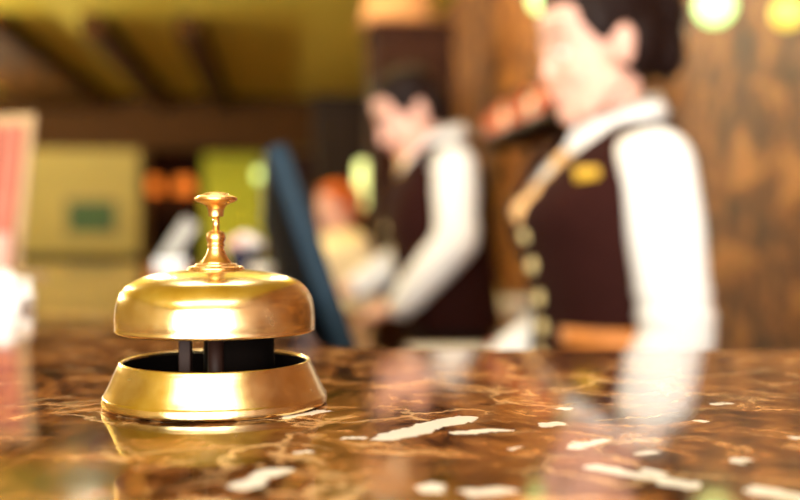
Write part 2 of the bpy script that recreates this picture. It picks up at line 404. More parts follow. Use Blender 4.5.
box(bm, DU0-0.09, DU0, V1-0.025, V1+T, 0, DZ+0.09); box(bm, DU1, DU1+0.09, V1-0.025, V1+T, 0, DZ+0.09); box(bm, DU0, DU1, V1-0.025, V1+T, DZ, DZ+0.09)
structure(mesh_obj('door_1', bm, 'beam_wood', rotz=RZ))
# wood cladding beside the doorway, board by board
tw = structure(mesh_obj('trim_2', B(DU1+0.1, U1-0.01, V1-0.022, V1-0.004, 0, 2.19), 'black_wood', rotz=RZ))
x = DU1+0.1
while x < U1-0.2:
    mesh_obj('board', B(x+0.004, x+0.181, V1-0.045, V1-0.022, 0.0, 2.19, bev=0.004), 'dark_wood', tw); x += 0.185
# room behind the doorway
bm = bmesh.new(); box(bm, DU0-0.8, DU1+0.8, 15.6, 15.7, 0, CEIL)
structure(mesh_obj('wall_back_room', bm, 'black_wood', rotz=RZ))
structure(mesh_obj('wall_back_room_left', B(DU0-0.9, DU0-0.8, V1+T, 15.7, 0, CEIL), 'black_wood', rotz=RZ))
structure(mesh_obj('wall_back_room_right', B(DU1+0.8, DU1+0.9, V1+T, 15.7, 0, CEIL), 'olive_paint', rotz=RZ))
structure(mesh_obj('baseboard_far', B(U0, DU0-0.1, V1-0.03, V1-0.002, 0, 0.93, bev=0.004), 'black_wood', rotz=RZ))
# wall behind the guest side, with three windows
bm = bmesh.new(); prev = U0
for (a, b) in WINS:
    box(bm, prev, a, V0-T, V0, 0, CEIL); box(bm, a, b, V0-T, V0, 0, WZ0); box(bm, a, b, V0-T, V0, WZ1, CEIL); prev = b
box(bm, prev, U1, V0-T, V0, 0, CEIL)
structure(mesh_obj('wall_behind', bm, 'yellow_paint', rotz=RZ))
for i, (a, b) in enumerate(WINS):
    bm = bmesh.new(); w = 0.05
    box(bm, a, a+w, V0-0.1, V0-0.04, WZ0, WZ1); box(bm, b-w, b, V0-0.1, V0-0.04, WZ0, WZ1)
    box(bm, a+w, b-w, V0-0.1, V0-0.04, WZ0, WZ0+w); box(bm, a+w, b-w, V0-0.1, V0-0.04, WZ1-w, WZ1)
    wo = structure(mesh_obj('window_%d' % (i+1), bm, 'frame_white', rotz=RZ))
    mesh_obj('mullion', B((a+b)/2-0.02, (a+b)/2+0.02, V0-0.09, V0-0.05, WZ0+w, WZ1-w), 'frame_white', wo)
    for s in (0, 1):
        c0, c1 = ((a+w, (a+b)/2-0.02), ((a+b)/2+0.02, b-w))[s]
        mesh_obj('pane', B(c0, c1, V0-0.072, V0-0.068, WZ0+w, WZ1-w), 'glass', wo)
    mesh_obj('sill', B(a-0.05, b+0.05, V0-0.04, V0+0.06, WZ0-0.04, WZ0, bev=0.006), 'frame_white', wo)

# ------------------------------------------------------------------ reception counter
def xin(y): return -0.055 - 0.1536*(y-0.655)
def xwall(y): return (U1 - y*SA)/CA
corner = [(-0.055 + 0.05*(1-math.sin(t)) - 0.006*0, 0.655 + 0.05*(1-math.cos(t))) for t in [PI/2*i/6 for i in range(7)]]
# outline runs anticlockwise: front left, front right, wall, inner corner (rounded), far inner, far outer
inner = [(0.0, 0.655), (-0.025, 0.658), (-0.045, 0.668), (-0.058, 0.69)]
outline = [(-0.96, 0.03), (xwall(0.03)-0.004, 0.03), (xwall(0.655)-0.004, 0.655)] + inner + [(xin(2.25), 2.25), (-1.21, 2.25)]
tag(mesh_obj('counter_top', prism(bmesh.new(), outline, TOPZ-0.04, TOPZ, bev=0.006), 'marble', smooth=False),
    'polished brown marble counter top with white veins under the brass bell', 'counter top')
base_pts = [(-0.90, 0.10), (xwall(0.10)-0.01, 0.10), (xwall(0.62)-0.01, 0.62), (-0.24, 0.62), (xin(2.2)-0.17, 2.2), (-1.15, 2.2)]
cb = thing('reception_counter', 'dark wooden reception counter body under the marble top', 'counter', (0, 0.1, 0))
def rel(pts, y=0.1): return [(p[0], p[1]-y) for p in pts]
mesh_obj('body', prism(bmesh.new(), rel(base_pts), 0.08, TOPZ-0.042), 'dark_wood', cb)
mesh_obj('plinth', prism(bmesh.new(), rel([(p[0]*0.98, 0.12+(p[1]-0.1)*0.97) for p in base_pts]), 0.0, 0.08), 'black_wood', cb)
x = -0.88
while x < 0.9:
    mesh_obj('panel', B(x, x+0.30, -0.018, 0.0, 0.14, TOPZ-0.09, bev=0.005), 'dark_wood', cb); x += 0.32
# lower staff worktop
DESKZ = 0.985
dk = thing('staff_desk', 'long low wooden staff desk along the inner side of the marble counter', 'desk', (-0.2, 1.9, 0))
dpts = [(-0.22, 0.70), (0.06, 0.70), (0.06, 1.70), (-0.075, 2.40), (-0.075, 3.40), (xin(3.4)-0.10, 3.40), (xin(2.3)-0.10, 2.3)]
mesh_obj('worktop', prism(bmesh.new(), [(p[0]+0.2, p[1]-1.9) for p in dpts], DESKZ-0.03, DESKZ, bev=0.004), 'mid_wood', dk)
for (a, b) in ((-0.18, 0.76), (0.0, 0.76), (-0.12, 3.34), (-0.38, 3.34)):
    mesh_obj('leg', B(a-0.02+0.2, a+0.02+0.2, b-1.9-0.02, b-1.9+0.02, 0, DESKZ-0.03), 'black_wood', dk)
st = thing('side_table', 'small wooden table with papers between the two uniformed people', 'table', (0.17, 2.24, 0))
mesh_obj('table_top', B(-.16, .16, -.16, .16, DESKZ-.025, DESKZ, bev=.004), 'mid_wood', st)
for a in (-.14, .14):
    for b in (-.14, .14): mesh_obj('leg', B(a-.015, a+.015, b-.015, b+.015, 0, DESKZ-.025), 'black_wood', st)

# ------------------------------------------------------------------ the call bell
SC = 1/2296.0
bell = thing('call_bell', 'brass push-button call bell standing on the marble counter', 'bell', (*((216-400)/F*BELL_D, BELL_D), TOPZ+0.0003))
def pxprof(pts): return [(r*SC, z*SC) for r, z in pts]
outer = smooth_prof([(107, 0), (110.2, 1.5), (110.8, 4), (110.3, 9)], 4) + smooth_prof([(109.2, 10), (105, 18), (100.5, 28), (97, 36), (95, 40)], 5) + smooth_prof([(94.5, 41.2), (93.5, 42.6), (92, 43), (90.6, 42.4), (90, 41)], 4)
mesh_obj('base', lathe(bmesh.new(), pxprof(outer + [(90.5, 38), (97, 24), (101, 10), (102, 0)]), 128, closed=True), 'brass', bell, smooth=True)
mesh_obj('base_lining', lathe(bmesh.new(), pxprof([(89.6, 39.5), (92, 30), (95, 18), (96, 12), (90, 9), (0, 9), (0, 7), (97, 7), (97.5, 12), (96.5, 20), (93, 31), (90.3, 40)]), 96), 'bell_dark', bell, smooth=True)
dome_o = [(96.6, 71.6), (98, 72.5), (98.6, 74), (98.4, 77), (98.6, 84), (98.0, 93), (96.4, 102), (93, 110), (87.5, 117), (80, 122.2), (70, 126), (57, 129), (42, 131.3), (25, 132.6), (0, 133)]
dome_i = [(r*0.965, z-3.0 if z > 80 else z+0.6) for r, z in dome_o]
prof = smooth_prof(dome_o, 5)
innr = smooth_prof([(94.8, 72), (94.6, 84), (92.8, 100), (85, 114), (70, 122), (42, 127.5), (0, 129.5)], 5)
mesh_obj('dome', lathe(bmesh.new(), pxprof(innr[::-1] + prof), 128), 'brass', bell, smooth=True)
flange = [(0, 132), (27, 132.2), (27.8, 133.5), (27.5, 135), (25.5, 136.2), (21.5, 136.6), (21, 137.4), (20, 138.6), (15.5, 139.2)]
stem = [(15.5, 139.2), (15.2, 140.5), (12.4, 144), (9.8, 148.5), (8.2, 153), (7.8, 155.5), (8.8, 156.2), (9.0, 157.2), (8.2, 158.2), (8.2, 160), (9.4, 163), (9.2, 167), (7.2, 170.4), (4.4, 171.6), (0, 171.8)]
mesh_obj('collar', lathe(bmesh.new(), pxprof(smooth_prof(flange, 4) + [(0, 139.2)]), 64), 'brass_knob', bell, smooth=True)
mesh_obj('stem', lathe(bmesh.new(), pxprof([(0, 138.5)] + smooth_prof(stem, 4)), 48), 'brass_knob', bell, smooth=True)
mesh_obj('plunger_rod', lathe(bmesh.new(), pxprof([(0, 168), (3.3, 168), (3.3, 188), (0, 188)]), 32), 'brass_knob', bell, smooth=True)
knob = [(0, 185.6), (6.6, 185.8), (7.4, 186.6), (7.6, 190), (8.4, 193.5), (10.4, 196.5), (14, 198.8), (18.5, 200.4), (20.6, 201.8), (21.2, 203.4), (20.4, 204.9), (17.5, 206.2), (13.5, 207.4), (12, 208.6), (8, 209.7), (0, 210.4)]
mesh_obj('push_knob', lathe(bmesh.new(), pxprof(smooth_prof(knob, 4)), 64), 'brass_knob', bell, smooth=True)
mesh_obj('centre_post', lathe(bmesh.new(), pxprof([(0, 9), (13, 9), (13, 14), (8, 16), (8, 60), (11, 62), (11, 128), (0, 128)]), 32), 'bell_bronze', bell, smooth=True)
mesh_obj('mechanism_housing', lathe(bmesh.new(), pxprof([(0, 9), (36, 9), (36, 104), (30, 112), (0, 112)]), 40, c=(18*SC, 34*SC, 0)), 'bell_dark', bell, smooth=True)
mesh_obj('striker_bracket', B(-36*SC, -24*SC, -8*SC, 4*SC, 9*SC, 74*SC, bev=0.0006), 'bell_bronze', bell)
bm = bmesh.new(); capsule(bm, (-30*SC, -2*SC, 70*SC), 4*SC, (-60*SC, 6*SC, 78*SC), 4*SC); ellipsoid(bm, (-62*SC, 6*SC, 79*SC), (8*SC,)*3)
mesh_obj('striker', bm, 'bell_bronze', bell, smooth=True)
mesh_obj('screw', lathe(bmesh.new(), pxprof([(0, 26), (2.6, 25.4), (4.2, 23.5), (4.6, 21), (3.2, 20.6), (3.2, 9), (0, 9)]), 24, c=(-55*SC, -30*SC, 0)), 'steel', bell, smooth=True)
for dx, dy in ((40, -28), (-5, 62)):
    mesh_obj('screw', lathe(bmesh.new(), pxprof([(0, 17), (2.6, 16.4), (4.2, 14.5), (4.6, 12), (3.2, 11.6), (3.2, 9), (0, 9)]), 24, c=(dx*SC, dy*SC, 0)), 'steel', bell, smooth=True)

# ------------------------------------------------------------------ people
def hand(bm, wrist, d, back, side, curl=0.5, s=1.0):
    """wrist position, finger direction, back-of-hand normal, thumb side: a palm, four fingers of unequal length and a thumb"""
    d = Vector(d).normalized(); nrm = Vector(back).normalized(); t = d.cross(nrm).normalized()
    if t.dot(Vector(side)) < 0: t = -t
    nrm = nrm - d*nrm.dot(d); nrm.normalize(); w = Vector(wrist)
    for k in range(4):
        o = (1.5-k)*0.0205*s
        capsule(bm, w + t*o*0.55, 0.016*s, w + d*0.085*s + t*o, 0.0115*s, seg=12)
    lens = [0.070, 0.078, 0.072, 0.056]
    for k in range(4):
        o = (1.5-k)*0.0212*s; p = w + d*0.088*s + t*o; L = lens[k]*s
        ang = 0.25*curl + 0.05*k; segs = [0.45, 0.31, 0.24]; r = 0.0092*s
        dirv = d.copy()
        for f in segs:
            dirv = (dirv*math.cos(ang) - nrm*math.sin(ang)).normalized() if True else dirv
            q = p + dirv*L*f
            capsule(bm, p, r, q, r*0.92, seg=12); p = q; r *= 0.92
            ang = 0.55*curl
            # keep curling towards the palm
    p = w + d*0.028*s + t*0.024*s
    q = p + (d*0.6 + t*0.75 - nrm*0.25).normalized()*0.042*s
    capsule(bm, p, 0.015*s, q, 0.0112*s, seg=12)
    q2 = q + (d*0.95 + t*0.25 - nrm*0.3).normalized()*0.030*s
    capsule(bm, q, 0.0108*s, q2, 0.0088*s, seg=12)

def head_parts(bm, H, nz=1.0):
    """H: matrix placing head space (y forwards, z up, origin between the ears) in body space"""
    R = H.to_3x3(); hs = R.col[0].length; q = R.to_quaternion()
    def E(c, r): ellipsoid(bm, H @ Vector(c), [x*hs for x in r], q)
    def C(a, ra, b, rb): capsule(bm, H @ Vector(a), ra*hs, H @ Vector(b), rb*hs, seg=14)
    E((0, -.012, .035), (.074, .095, .085)); E((0, .030, -.03), (.061, .060, .085)); E((0, .040, -.072), (.047, .046, .040))
    E((0, .072, -.098), (.021, .017, .016)); E((0, .048, .055), (.058, .040, .042))
    for s in (-1, 1):
        E((s*.034, .058, -.032), (.026, .026, .028)); E((s*.031, .0728, .0095), (.0135, .0125, .0085)); E((s*.074, -.010, -.006), (.008, .019, .032)); E((s*.079, -.020, .006), (.007, .011, .020))
        E((s*.0105*nz, .096*nz+.012*(1-nz), -.032), (.0078*nz, .009*nz, .0072*nz)); C((s*.048, .070, .022), .009, (s*.012, .086, .024), .010)
        C((s*.046, .072, .010), .005, (s*.018, .083, .012), .0055); C((s*.044, .073, -.006), .004, (s*.019, .082, -.007), .004)
        C((s*.062, .015, -.055), .022, (s*.03, .055, -.092), .02)
    C((0, .086, .012), .0085*nz, (0, .104*nz+.0095, -.025), .0092*nz); E((0, .103*nz+.0095, -.029), (.0105*nz, .0095*nz, .0085*nz))
    C((-.020, .080, -.060), .006, (0, .091, -.059), .008); C((.020, .080, -.060), .006, (0, .091, -.059), .008)
    C((-.016, .080, -.072), .007, (.016, .080, -.072), .007); E((0, .086, -.072), (.016, .008, .007))
def eyes_brows(root, H, hair):
    hs = H.to_3x3().col[0].length; q = H.to_3x3().to_quaternion()
    bm = bmesh.new(); ellipsoid(bm, H @ Vector((0, .0875, -.0595)), (.0195*hs, .0085*hs, .0050*hs), q); ellipsoid(bm, H @ Vector((0, .0860, -.0705)), (.0165*hs, .0090*hs, .0058*hs), q); mesh_obj('lips', bm, 'lips', root, True)
    for s in (-1, 1):
        bm = bmesh.new(); ellipsoid(bm, H @ Vector((s*.031, .0745, .003)), (.0115*hs,)*3); e = mesh_obj('eye', bm, 'eye', root, True)
        bm = bmesh.new(); ellipsoid(bm, H @ Vector((s*.031, .0825, .0015)), (.0056*hs, .0045*hs, .0056*hs)); mesh_obj('iris', bm, 'iris', e, True)
        bm = bmesh.new(); capsule(bm, H @ Vector((s*.050, .073, .029)), .0022*hs, H @ Vector((s*.034, .085, .0355)), .003*hs); capsule(bm, H @ Vector((s*.034, .085, .0355)), .003*hs, H @ Vector((s*.015, .092, .0335)), .003*hs)
        mesh_obj('eyebrow', bm, hair, root, True)

def person(label, x, y, rot, k, torso, headpos, pitch, yaw, arms, female, outfit, headscale=1.0, voxel=0.0042):
    """k: stature factor for legs; torso rings in local space; arms: [(shoulder, elbow, wrist, hand dir, back, thumb side)]"""
    root = thing('person', label, 'person', (x, y, 0), rot)
    H = Matrix.Translation(headpos) @ Euler((pitch, 0, yaw)).to_matrix().to_4x4() @ Matrix.Scale(headscale, 4)
    neck0 = Vector((torso[-1][0][0], torso[-1][0][1]-0.005, torso[-1][0][2]-0.02)); neck1 = H @ Vector((0, -.015, -.06))
    hip = torso[0][0][2]
    legs = []
    for s in (-1, 1):
        legs.append([((s*.085, 0, hip-.02), .078*k), ((s*.09, .015, hip*.54), .055*k), ((s*.092, 0.0, .30), .050*k), ((s*.095, -.012, .09), .036*k)])
    # body: one continuous surface
    bm = bmesh.new(); head_parts(bm, H, 0.86 if female else 0.95)
    capsule(bm, neck0, .056*k if not female else .050*k, neck1, .052 if not female else .046)
    loft(bm, [(c, w*.9, d*.88) for c, w, d in torso], N=32, levels=24)
    for (sh, el, wr, hd, bk, sd) in arms:
        chain(bm, [(sh, .046*k), (el, .036*k)]); chain(bm, [(el, .037*k), (Vector(el).lerp(Vector(wr), .35), .037*k), (wr, .024*k)])
        hand(bm, Vector(wr)+Vector(hd).normalized()*0.01, hd, bk, sd, 0.6, 0.95 if female else 1.05)
    for lg in legs:
        chain(bm, lg); a = Vector(lg[-1][0]); capsule(bm, a+Vector((0, -.03, -.05)), .032, a+Vector((0, .13, -.062)), .026)
    me_obj('body', remesh(bm, voxel, 3), 'skin', root)
    eyes_brows(root, H, outfit['hair'])
    # hair
    bm = bmesh.new(); q = H.to_3x3().to_quaternion(); hs = headscale
    def E(c, r): ellipsoid(bm, H @ Vector(c), [v*hs for v in r], q)
    E((0, -.018, .056), (.0805, .098, .080)); E((0, -.052, .012), (.0765, .070, .085))
    for s in (-1, 1): E((s*.066, .008, .045), (.014, .035, .042))
    if female:
        E((0, .030, .092), (.060, .052, .034)); E((0, -.125, .045), (.052, .048, .055)); E((0, -.120, -.015), (.045, .040, .060)); E((0, -.085, .05), (.06, .05, .06))
    else:
        E((0, .022, .098), (.058, .056, .034)); E((0, -.06, -.045), (.058, .045, .035))
    me_obj('hair', remesh(bm, .005, 4), outfit['hair'], root)
    # shirt with sleeves
    bm = bmesh.new(); loft(bm, torso, N=40, levels=30)
    sr = outfit['sleeve']
    for (sh, el, wr, hd, bk, sd) in arms:
        sh = Vector(sh); el = Vector(el); wr = Vector(wr); out = Vector((sh.x, 0, 0)).normalized()
        chain(bm, [(sh - out*.05 + Vector((0, 0, .002)), sr*1.0), (sh, sr*1.08), (sh.lerp(el, .35), sr*1.12), (sh.lerp(el, .8), sr*1.0), (el, sr*1.02)])
        chain(bm, [(el, sr*1.02), (el.lerp(wr, .3), sr*1.0), (el.lerp(wr, .85), sr*.80), (wr, sr*.62)])
        for tt, rr in ((.88, 1.12), (.74, 1.08)):     # soft folds above the elbow
            p = sh.lerp(el, tt); ellipsoid(bm, p, (sr*rr*1.02, sr*rr*1.02, sr*.35))
    me_obj(outfit['shirt_name'], remesh(bm, .007, 4), outfit['shirt'], root)
    for (sh, el, wr, hd, bk, sd) in arms:
        wr = Vector(wr); d = (wr-Vector(el)).normalized(); bm = bmesh.new()
        lathe(bm, [(.031*k, -.045), (.036*k, -.046), (.036*k, .012), (.031*k, .012)], 32, closed=True); m = d.to_track_quat('Z', 'Y').to_matrix().to_4x4(); m.translation = wr
        bmesh.ops.transform(bm, matrix=m, verts=bm.verts[:]); mesh_obj('cuff', bm, outfit['shirt'], root, True)
    # collar: stand and two wings
    nb = torso[-1][0]; cz = nb[2]; cy = nb[1]
    if outfit.get('collar', True):
        bm = bmesh.new(); N = 40; rows = [[], [], []]
        for i in range(N+1):
            th = math.radians(100) + math.radians(340)*i/N        # open at the throat (+y)
            c, s = math.cos(th), math.sin(th)
            for r, (rad, z) in enumerate(((.078*k, -.012), (.066*k, .040), (.082*k, .004))):
                fz = -0.030*max(0, s) + 0.014*max(0, -s)
                rows[r].append(bm.verts.new((nb[0]+rad*c*0.98, cy+rad*s+0.012*max(0, s), cz + z + fz)))
        for a, b in ((0, 1), (1, 2)):
            for i in range(N): bm.faces.new((rows[a][i], rows[a][i+1], rows[b][i+1], rows[b][i]))
        o = mesh_obj('collar', bm, outfit['shirt'], root, True); add_solid(o, .005)
        for s in (-1, 1):
            bm = bmesh.new(); f = [Vector((s*.010, cy+.093*k, cz-.020)), Vector((s*.060*k, cy+.052*k, cz+.004)), Vector((s*.066*k, cy+.085*k, cz-.050)), Vector((s*.038*k, cy+.118*k, cz-.085))]
            bm.faces.new([bm.verts.new(p) for p in f]); o = mesh_obj('collar_wing', bm, outfit['shirt'], root); add_solid(o, .005)
    if outfit['kind'] == 'uniform':
        vz = outfit['vee']; arm_z = outfit['armhole']
        def drop(p):
            if p.y > 0.0 and p.z > vz and abs(p.x) < 0.012 + (p.z-vz)*0.46: return True
            if p.z > arm_z and abs(p.x) > outfit['armx']: return True
            if p.z > cz - 0.006: return True
            return False
        bm = bmesh.new(); loft(bm, [(c, w+.012, d+.013) for c, w, d in torso], N=96, levels=90, cap=False, drop=drop)
        bm.verts.ensure_lookup_table()
        loose = [v for v in bm.verts if not v.link_faces]; bmesh.ops.delete(bm, geom=loose, context='VERTS')
        for it in range(8):      # even out the cut edges of the vest
            new = {}
            for v in bm.verts:
                be = [e for e in v.link_edges if e.is_boundary]
                if len(be) == 2: new[v] = (v.co*2 + be[0].other_vert(v).co + be[1].other_vert(v).co)/4
            for v, c in new.items(): v.co = c
        o = mesh_obj('vest', bm, 'vest', root, True); add_solid(o, .006, 1.0); vest = o
        def front(z):     # front of the vest at height z
            for a, b in zip(torso[:-1], torso[1:]):
                if a[0][2] <= z <= b[0][2]:
                    t = (z-a[0][2])/(b[0][2]-a[0][2]); return a[0][1]+(b[0][1]-a[0][1])*t + (a[2]+(b[2]-a[2])*t) + .020
            return torso[0][0][1]+torso[0][2]+.02
        for z in outfit['buttons']:
            bm = bmesh.new(); lathe(bm, [(0, .008), (.008, .0075), (.0125, .004), (.013, 0), (0, 0)], 24)
            bmesh.ops.transform(bm, matrix=Matrix.Translation((0, front(z), z)) @ Matrix.Rotation(-PI/2, 4, 'X'), verts=bm.verts[:])
            mesh_obj('button', bm, 'gold_button', vest, True)
        if female:      # neck scarf in the vest opening
            bm = bmesh.new(); ellipsoid(bm, (0, cy+.108, cz-.070), (.026, .020, .024))
            capsule(bm, (0.006, cy+.108, cz-.08), .014, (.010, front(vz+.01)-.014, vz+.010), .024); capsule(bm, (-.006, cy+.108, cz-.08), .014, (-.024, front(vz+.04)-.014, vz+.035), .025)
            me_obj('scarf', remesh(bm, .004, 4), 'scarf', root)
            z0 = outfit['pocket']; bm = bmesh.new()      # curved tan pocket band on the left hip
            rr = [t for t in torso]; 
            def sect(z):
                for a, b in zip(torso[:-1], torso[1:]):
                    if a[0][2] <= z <= b[0][2]:
                        t = (z-a[0][2])/(b[0][2]-a[0][2]); return (a[0][1]+(b[0][1]-a[0][1])*t, a[1]+(b[1]-a[1])*t+.021, a[2]+(b[2]-a[2])*t+.022)
            cols = []
            for i in range(13):
                th = math.radians(112 + 60*i/12); 
                col_ = []
                for z in (z0, z0+.034):
                    yy, w, d = sect(z); c, s = math.cos(th), math.sin(th); e = (abs(c)**2.3+abs(s)**2.3)**(-1/2.3)
                    col_.append(bm.verts.new((w*c*e, yy+d*s*e, z)))
                cols.append(col_)
            for a, b in zip(cols[:-1], cols[1:]): bm.faces.new((a[0], b[0], b[1], a[1]))
            zb = outfit['badge']; yy, w, d = sect(zb); th = math.radians(132); c, s_ = math.cos(th), math.sin(th); e = (abs(c)**2.3+abs(s_)**2.3)**(-1/2.3)
            b2 = bmesh.new(); mm2 = Matrix.Translation((w*c*e, yy+d*s_*e, zb)) @ Matrix.Rotation(math.radians(42), 4, 'Z') @ Matrix.Rotation(math.radians(-25), 4, 'X')
            box(b2, -.020, .020, -.004, .006, -.015, .015, bev=.003, mtx=mm2); mesh_obj('name_badge', b2, 'gold_badge', vest)
            o = mesh_obj('pocket_band', bm, 'tan_leather', vest, True); add_solid(o, .006, 1.0)
        else:
            bm = bmesh.new(); ellipsoid(bm, (0, cy+.105, cz-.055), (.020, .016, .022))
            pts = [(-.012, cz-.07), (.012, cz-.07), (.036, vz+.02), (0, vz-.03), (-.036, vz+.02)]
            f = bm.faces.new([bm.verts.new((px_, front(max(pz, vz-.03))-.008 if pz < cz-.1 else cy+.112, pz)) for px_, pz in pts])
            o = mesh_obj('necktie', bm, 'gold_silk', root); add_solid(o, .008)
    else:
        bm = bmesh.new(); loft(bm, [(Vector(c)-Vector((0, 0, .02)), w+.012, d+.012) for c, w, d in torso[:3]], N=32, levels=12, cap=False)
    # trousers and shoes
    bm = bmesh.new()
    for lg in legs: chain(bm, [(p, r+.022) for p, r in lg])
    loft(bm, [(Vector(torso[0][0])+Vector((0, 0, -.08)), torso[0][1]*.98, torso[0][2]*.98), (Vector(torso[0][0])+Vector((0, 0, .02)), torso[0][1]+.004, torso[0][2]+.004), (Vector(torso[1][0])+Vector((0, 0, -.02)), torso[1][1]+.005, torso[1][2]+.005)], N=32, levels=8)
    me_obj('trousers', remesh(bm, .009, 4), outfit['trousers'], root)
    for lg in legs:
        a = Vector(lg[-1][0]); bm = bmesh.new(); capsule(bm, a+Vector((0, -.045, -.045)), .040, a+Vector((0, .15, -.058)), .031)
        for v in bm.verts: v.co.z = max(v.co.z, 0.0)
        mesh_obj('shoe', bm, 'black_plastic', root, True)
    return root

# woman in profile, upright, elbow bent at the counter
WX, WY, WR = 0.372, 1.78, PI/2 + math.radians(17)
wt = [(Vector((0, .0, .94)), .172, .125), (Vector((0, .005, 1.02)), .152, .118), (Vector((0, .010, 1.10)), .138, .110), (Vector((0, .022, 1.20)), .148, .120), (Vector((0, .034, 1.28)), .158, .130), (Vector((0, .018, 1.35)), .160, .100), (Vector((0, .0, 1.395)), .120, .070), (Vector((0, -.005, 1.425)), .062, .056)]
person('person with dark pinned-up hair in a dark vest and white sleeves, standing in profile', WX, WY, WR, 0.94, wt,
       Vector((0, .042, 1.55)), math.radians(-12), math.radians(-2),
       [((-.168, .030, 1.345), (-.182, .000, 1.085), (-.155, .085, .925), (.25, .9, -.3), (-.5, .2, .8), (.9, .2, .3)),
        ((.168, -.005, 1.345), (.195, -.030, 1.085), (.120, .165, 1.01), (-.25, .9, -.3), (.5, .2, .8), (-.9, .2, .3))],
       True, dict(kind='uniform', hair='hair_dark', shirt='white_cloth', shirt_name='shirt', sleeve=.056, vee=1.265, armhole=1.345, armx=.150, buttons=(1.238, 1.188, 1.133, 1.085, 1.04), badge=1.33, pocket=1.058, trousers='black_cloth'))

# man bending over the desk
MX, MY, MR = 0.150, 3.0, PI/2 + math.radians(8)
MI = Matrix.Rotation(-MR, 3, 'Z')
def ml(px, py, D): return MI @ (P(px, py, D) - Vector((MX, MY, 0)))
mt = [(Vector((0, .0, .97)), .170, .118), (Vector((0, .012, 1.06)), .162, .118), (Vector((0, .028, 1.16)), .165, .120), (Vector((0, .048, 1.27)), .178, .130), (Vector((0, .050, 1.35)), .186, .126), (Vector((0, .040, 1.42)), .176, .094), (Vector((0, .034, 1.465)), .125, .070), (Vector((0, .034, 1.495)), .066, .060)]
msh = Vector((-.185, .030, 1.415))
mel = ml(457, 240, 2.74); mwr = ml(400, 306, 2.80)
person('person with short dark hair in a dark vest, bowed over the desk beside the monitor', MX, MY, MR, 1.0, mt,
       Vector((0, .122, 1.57)), math.radians(-30), math.radians(6),
       [(msh, mel, mwr, ml(374, 311, 2.86)-mwr, (-.3, .3, .9), (1, 0, .2)),
        (Vector((.185, .030, 1.415)), (.235, .06, 1.18), (.14, .27, 1.072), (-.3, 1, -.12), (.2, .2, .95), (-1, 0, .2))],
       False, dict(kind='uniform', hair='hair_dark', shirt='white_cloth', shirt_name='shirt', sleeve=.055, vee=1.28, armhole=1.405, armx=.170, buttons=(1.25, 1.19, 1.13, 1.07), badge=0, pocket=0, trousers='black_cloth'))

# guest far behind the monitor
GX, GY, GR = (343-400)/F*5.0, 5.0, PI/2 + math.radians(30)
gt = [(Vector((0, 0, .80)), .165, .125), (Vector((0, 0, .90)), .150, .118), (Vector((0, 0, 1.02)), .150, .118), (Vector((0, .01, 1.12)), .158, .122), (Vector((0, .0, 1.19)), .150, .090), (Vector((0, 0, 1.225)), .110, .068), (Vector((0, 0, 1.25)), .058, .055)]
person('person with ginger hair in a cream top, standing beyond the monitor', GX, GY, GR, 0.88, gt, Vector((0, .04, 1.345)), math.radians(-8), 0.1,
       [((-.165, 0, 1.165), (-.205, -.03, .93), (-.15, .15, .86), (.2, .9, -.2), (-.5, .2, .8), (.9, .2, .3)), ((.165, 0, 1.165), (.205, -.03, .93), (.15, .15, .86), (-.2, .9, -.2), (.5, .2, .8), (-.9, .2, .3))],
       True, dict(kind='plain', hair='hair_ginger', shirt='cream_cloth', shirt_name='top', sleeve=.055, trousers='grey_cloth', collar=False), headscale=0.92, voxel=0.005)

# ------------------------------------------------------------------ monitor, keyboard, papers on the staff desk
mon = thing('computer_monitor', 'dark teal computer monitor leaning back, seen from its edge', 'monitor', (-0.102, 1.52, DESKZ+0.0005), math.radians(0))
tilt = math.radians(-19)
mm = Matrix.Translation((0.012, 0, 0.09)) @ Matrix.Rotation(math.radians(8), 4, 'Z') @ Matrix.Rotation(tilt, 4, 'Y')
# local frame of the panel: +x out of the screen, y across, z up the panel
W_, H_ = 0.225, 0.292
mesh_obj('bezel', B(-0.014, 0.014, -W_, W_, 0, H_, bev=0.005, mtx=mm), 'teal_plastic', mon)
mesh_obj('screen', B(0.0138, 0.0155, -W_+0.018, W_-0.018, 0.024, H_-0.018, mtx=mm), 'screen', mon)
bm = bmesh.new()
for (zz, a) in ((0, 1),):
    v0 = [(-0.014, -W_+.006, .006), (-0.014, W_-.006, .006), (-0.014, W_-.006, H_-.006), (-0.014, -W_+.006, H_-.006)]
    v1 = [(-0.052, -W_+.06, .035), (-0.052, W_-.06, .035), (-0.045, W_-.06, H_-.09), (-0.045, -W_+.06, H_-.09)]
    A_ = [bm.verts.new(mm @ Vector(p)) for p in v0]; Bq = [bm.verts.new(mm @ Vector(p)) for p in v1]
    bm.faces.new(A_); bm.faces.new(Bq)
    for i in range(4): bm.faces.new((A_[i], A_[(i+1) % 4], Bq[(i+1) % 4], Bq[i]))
mesh_obj('back_casing', bm, 'black_plastic', mon)
bm = bmesh.new(); capsule(bm, (-0.05, 0, 0.022), .017, mm @ Vector((-0.03, 0, .10)), .015); mesh_obj('stand_neck', bm, 'black_plastic', mon, True)
mesh_obj('stand_base', lathe(bmesh.new(), [(0, 0), (.10, 0), (.10, .006), (.09, .011), (0, .014)], 48, c=(-0.03, 0, 0)), 'black_plastic', mon, True)

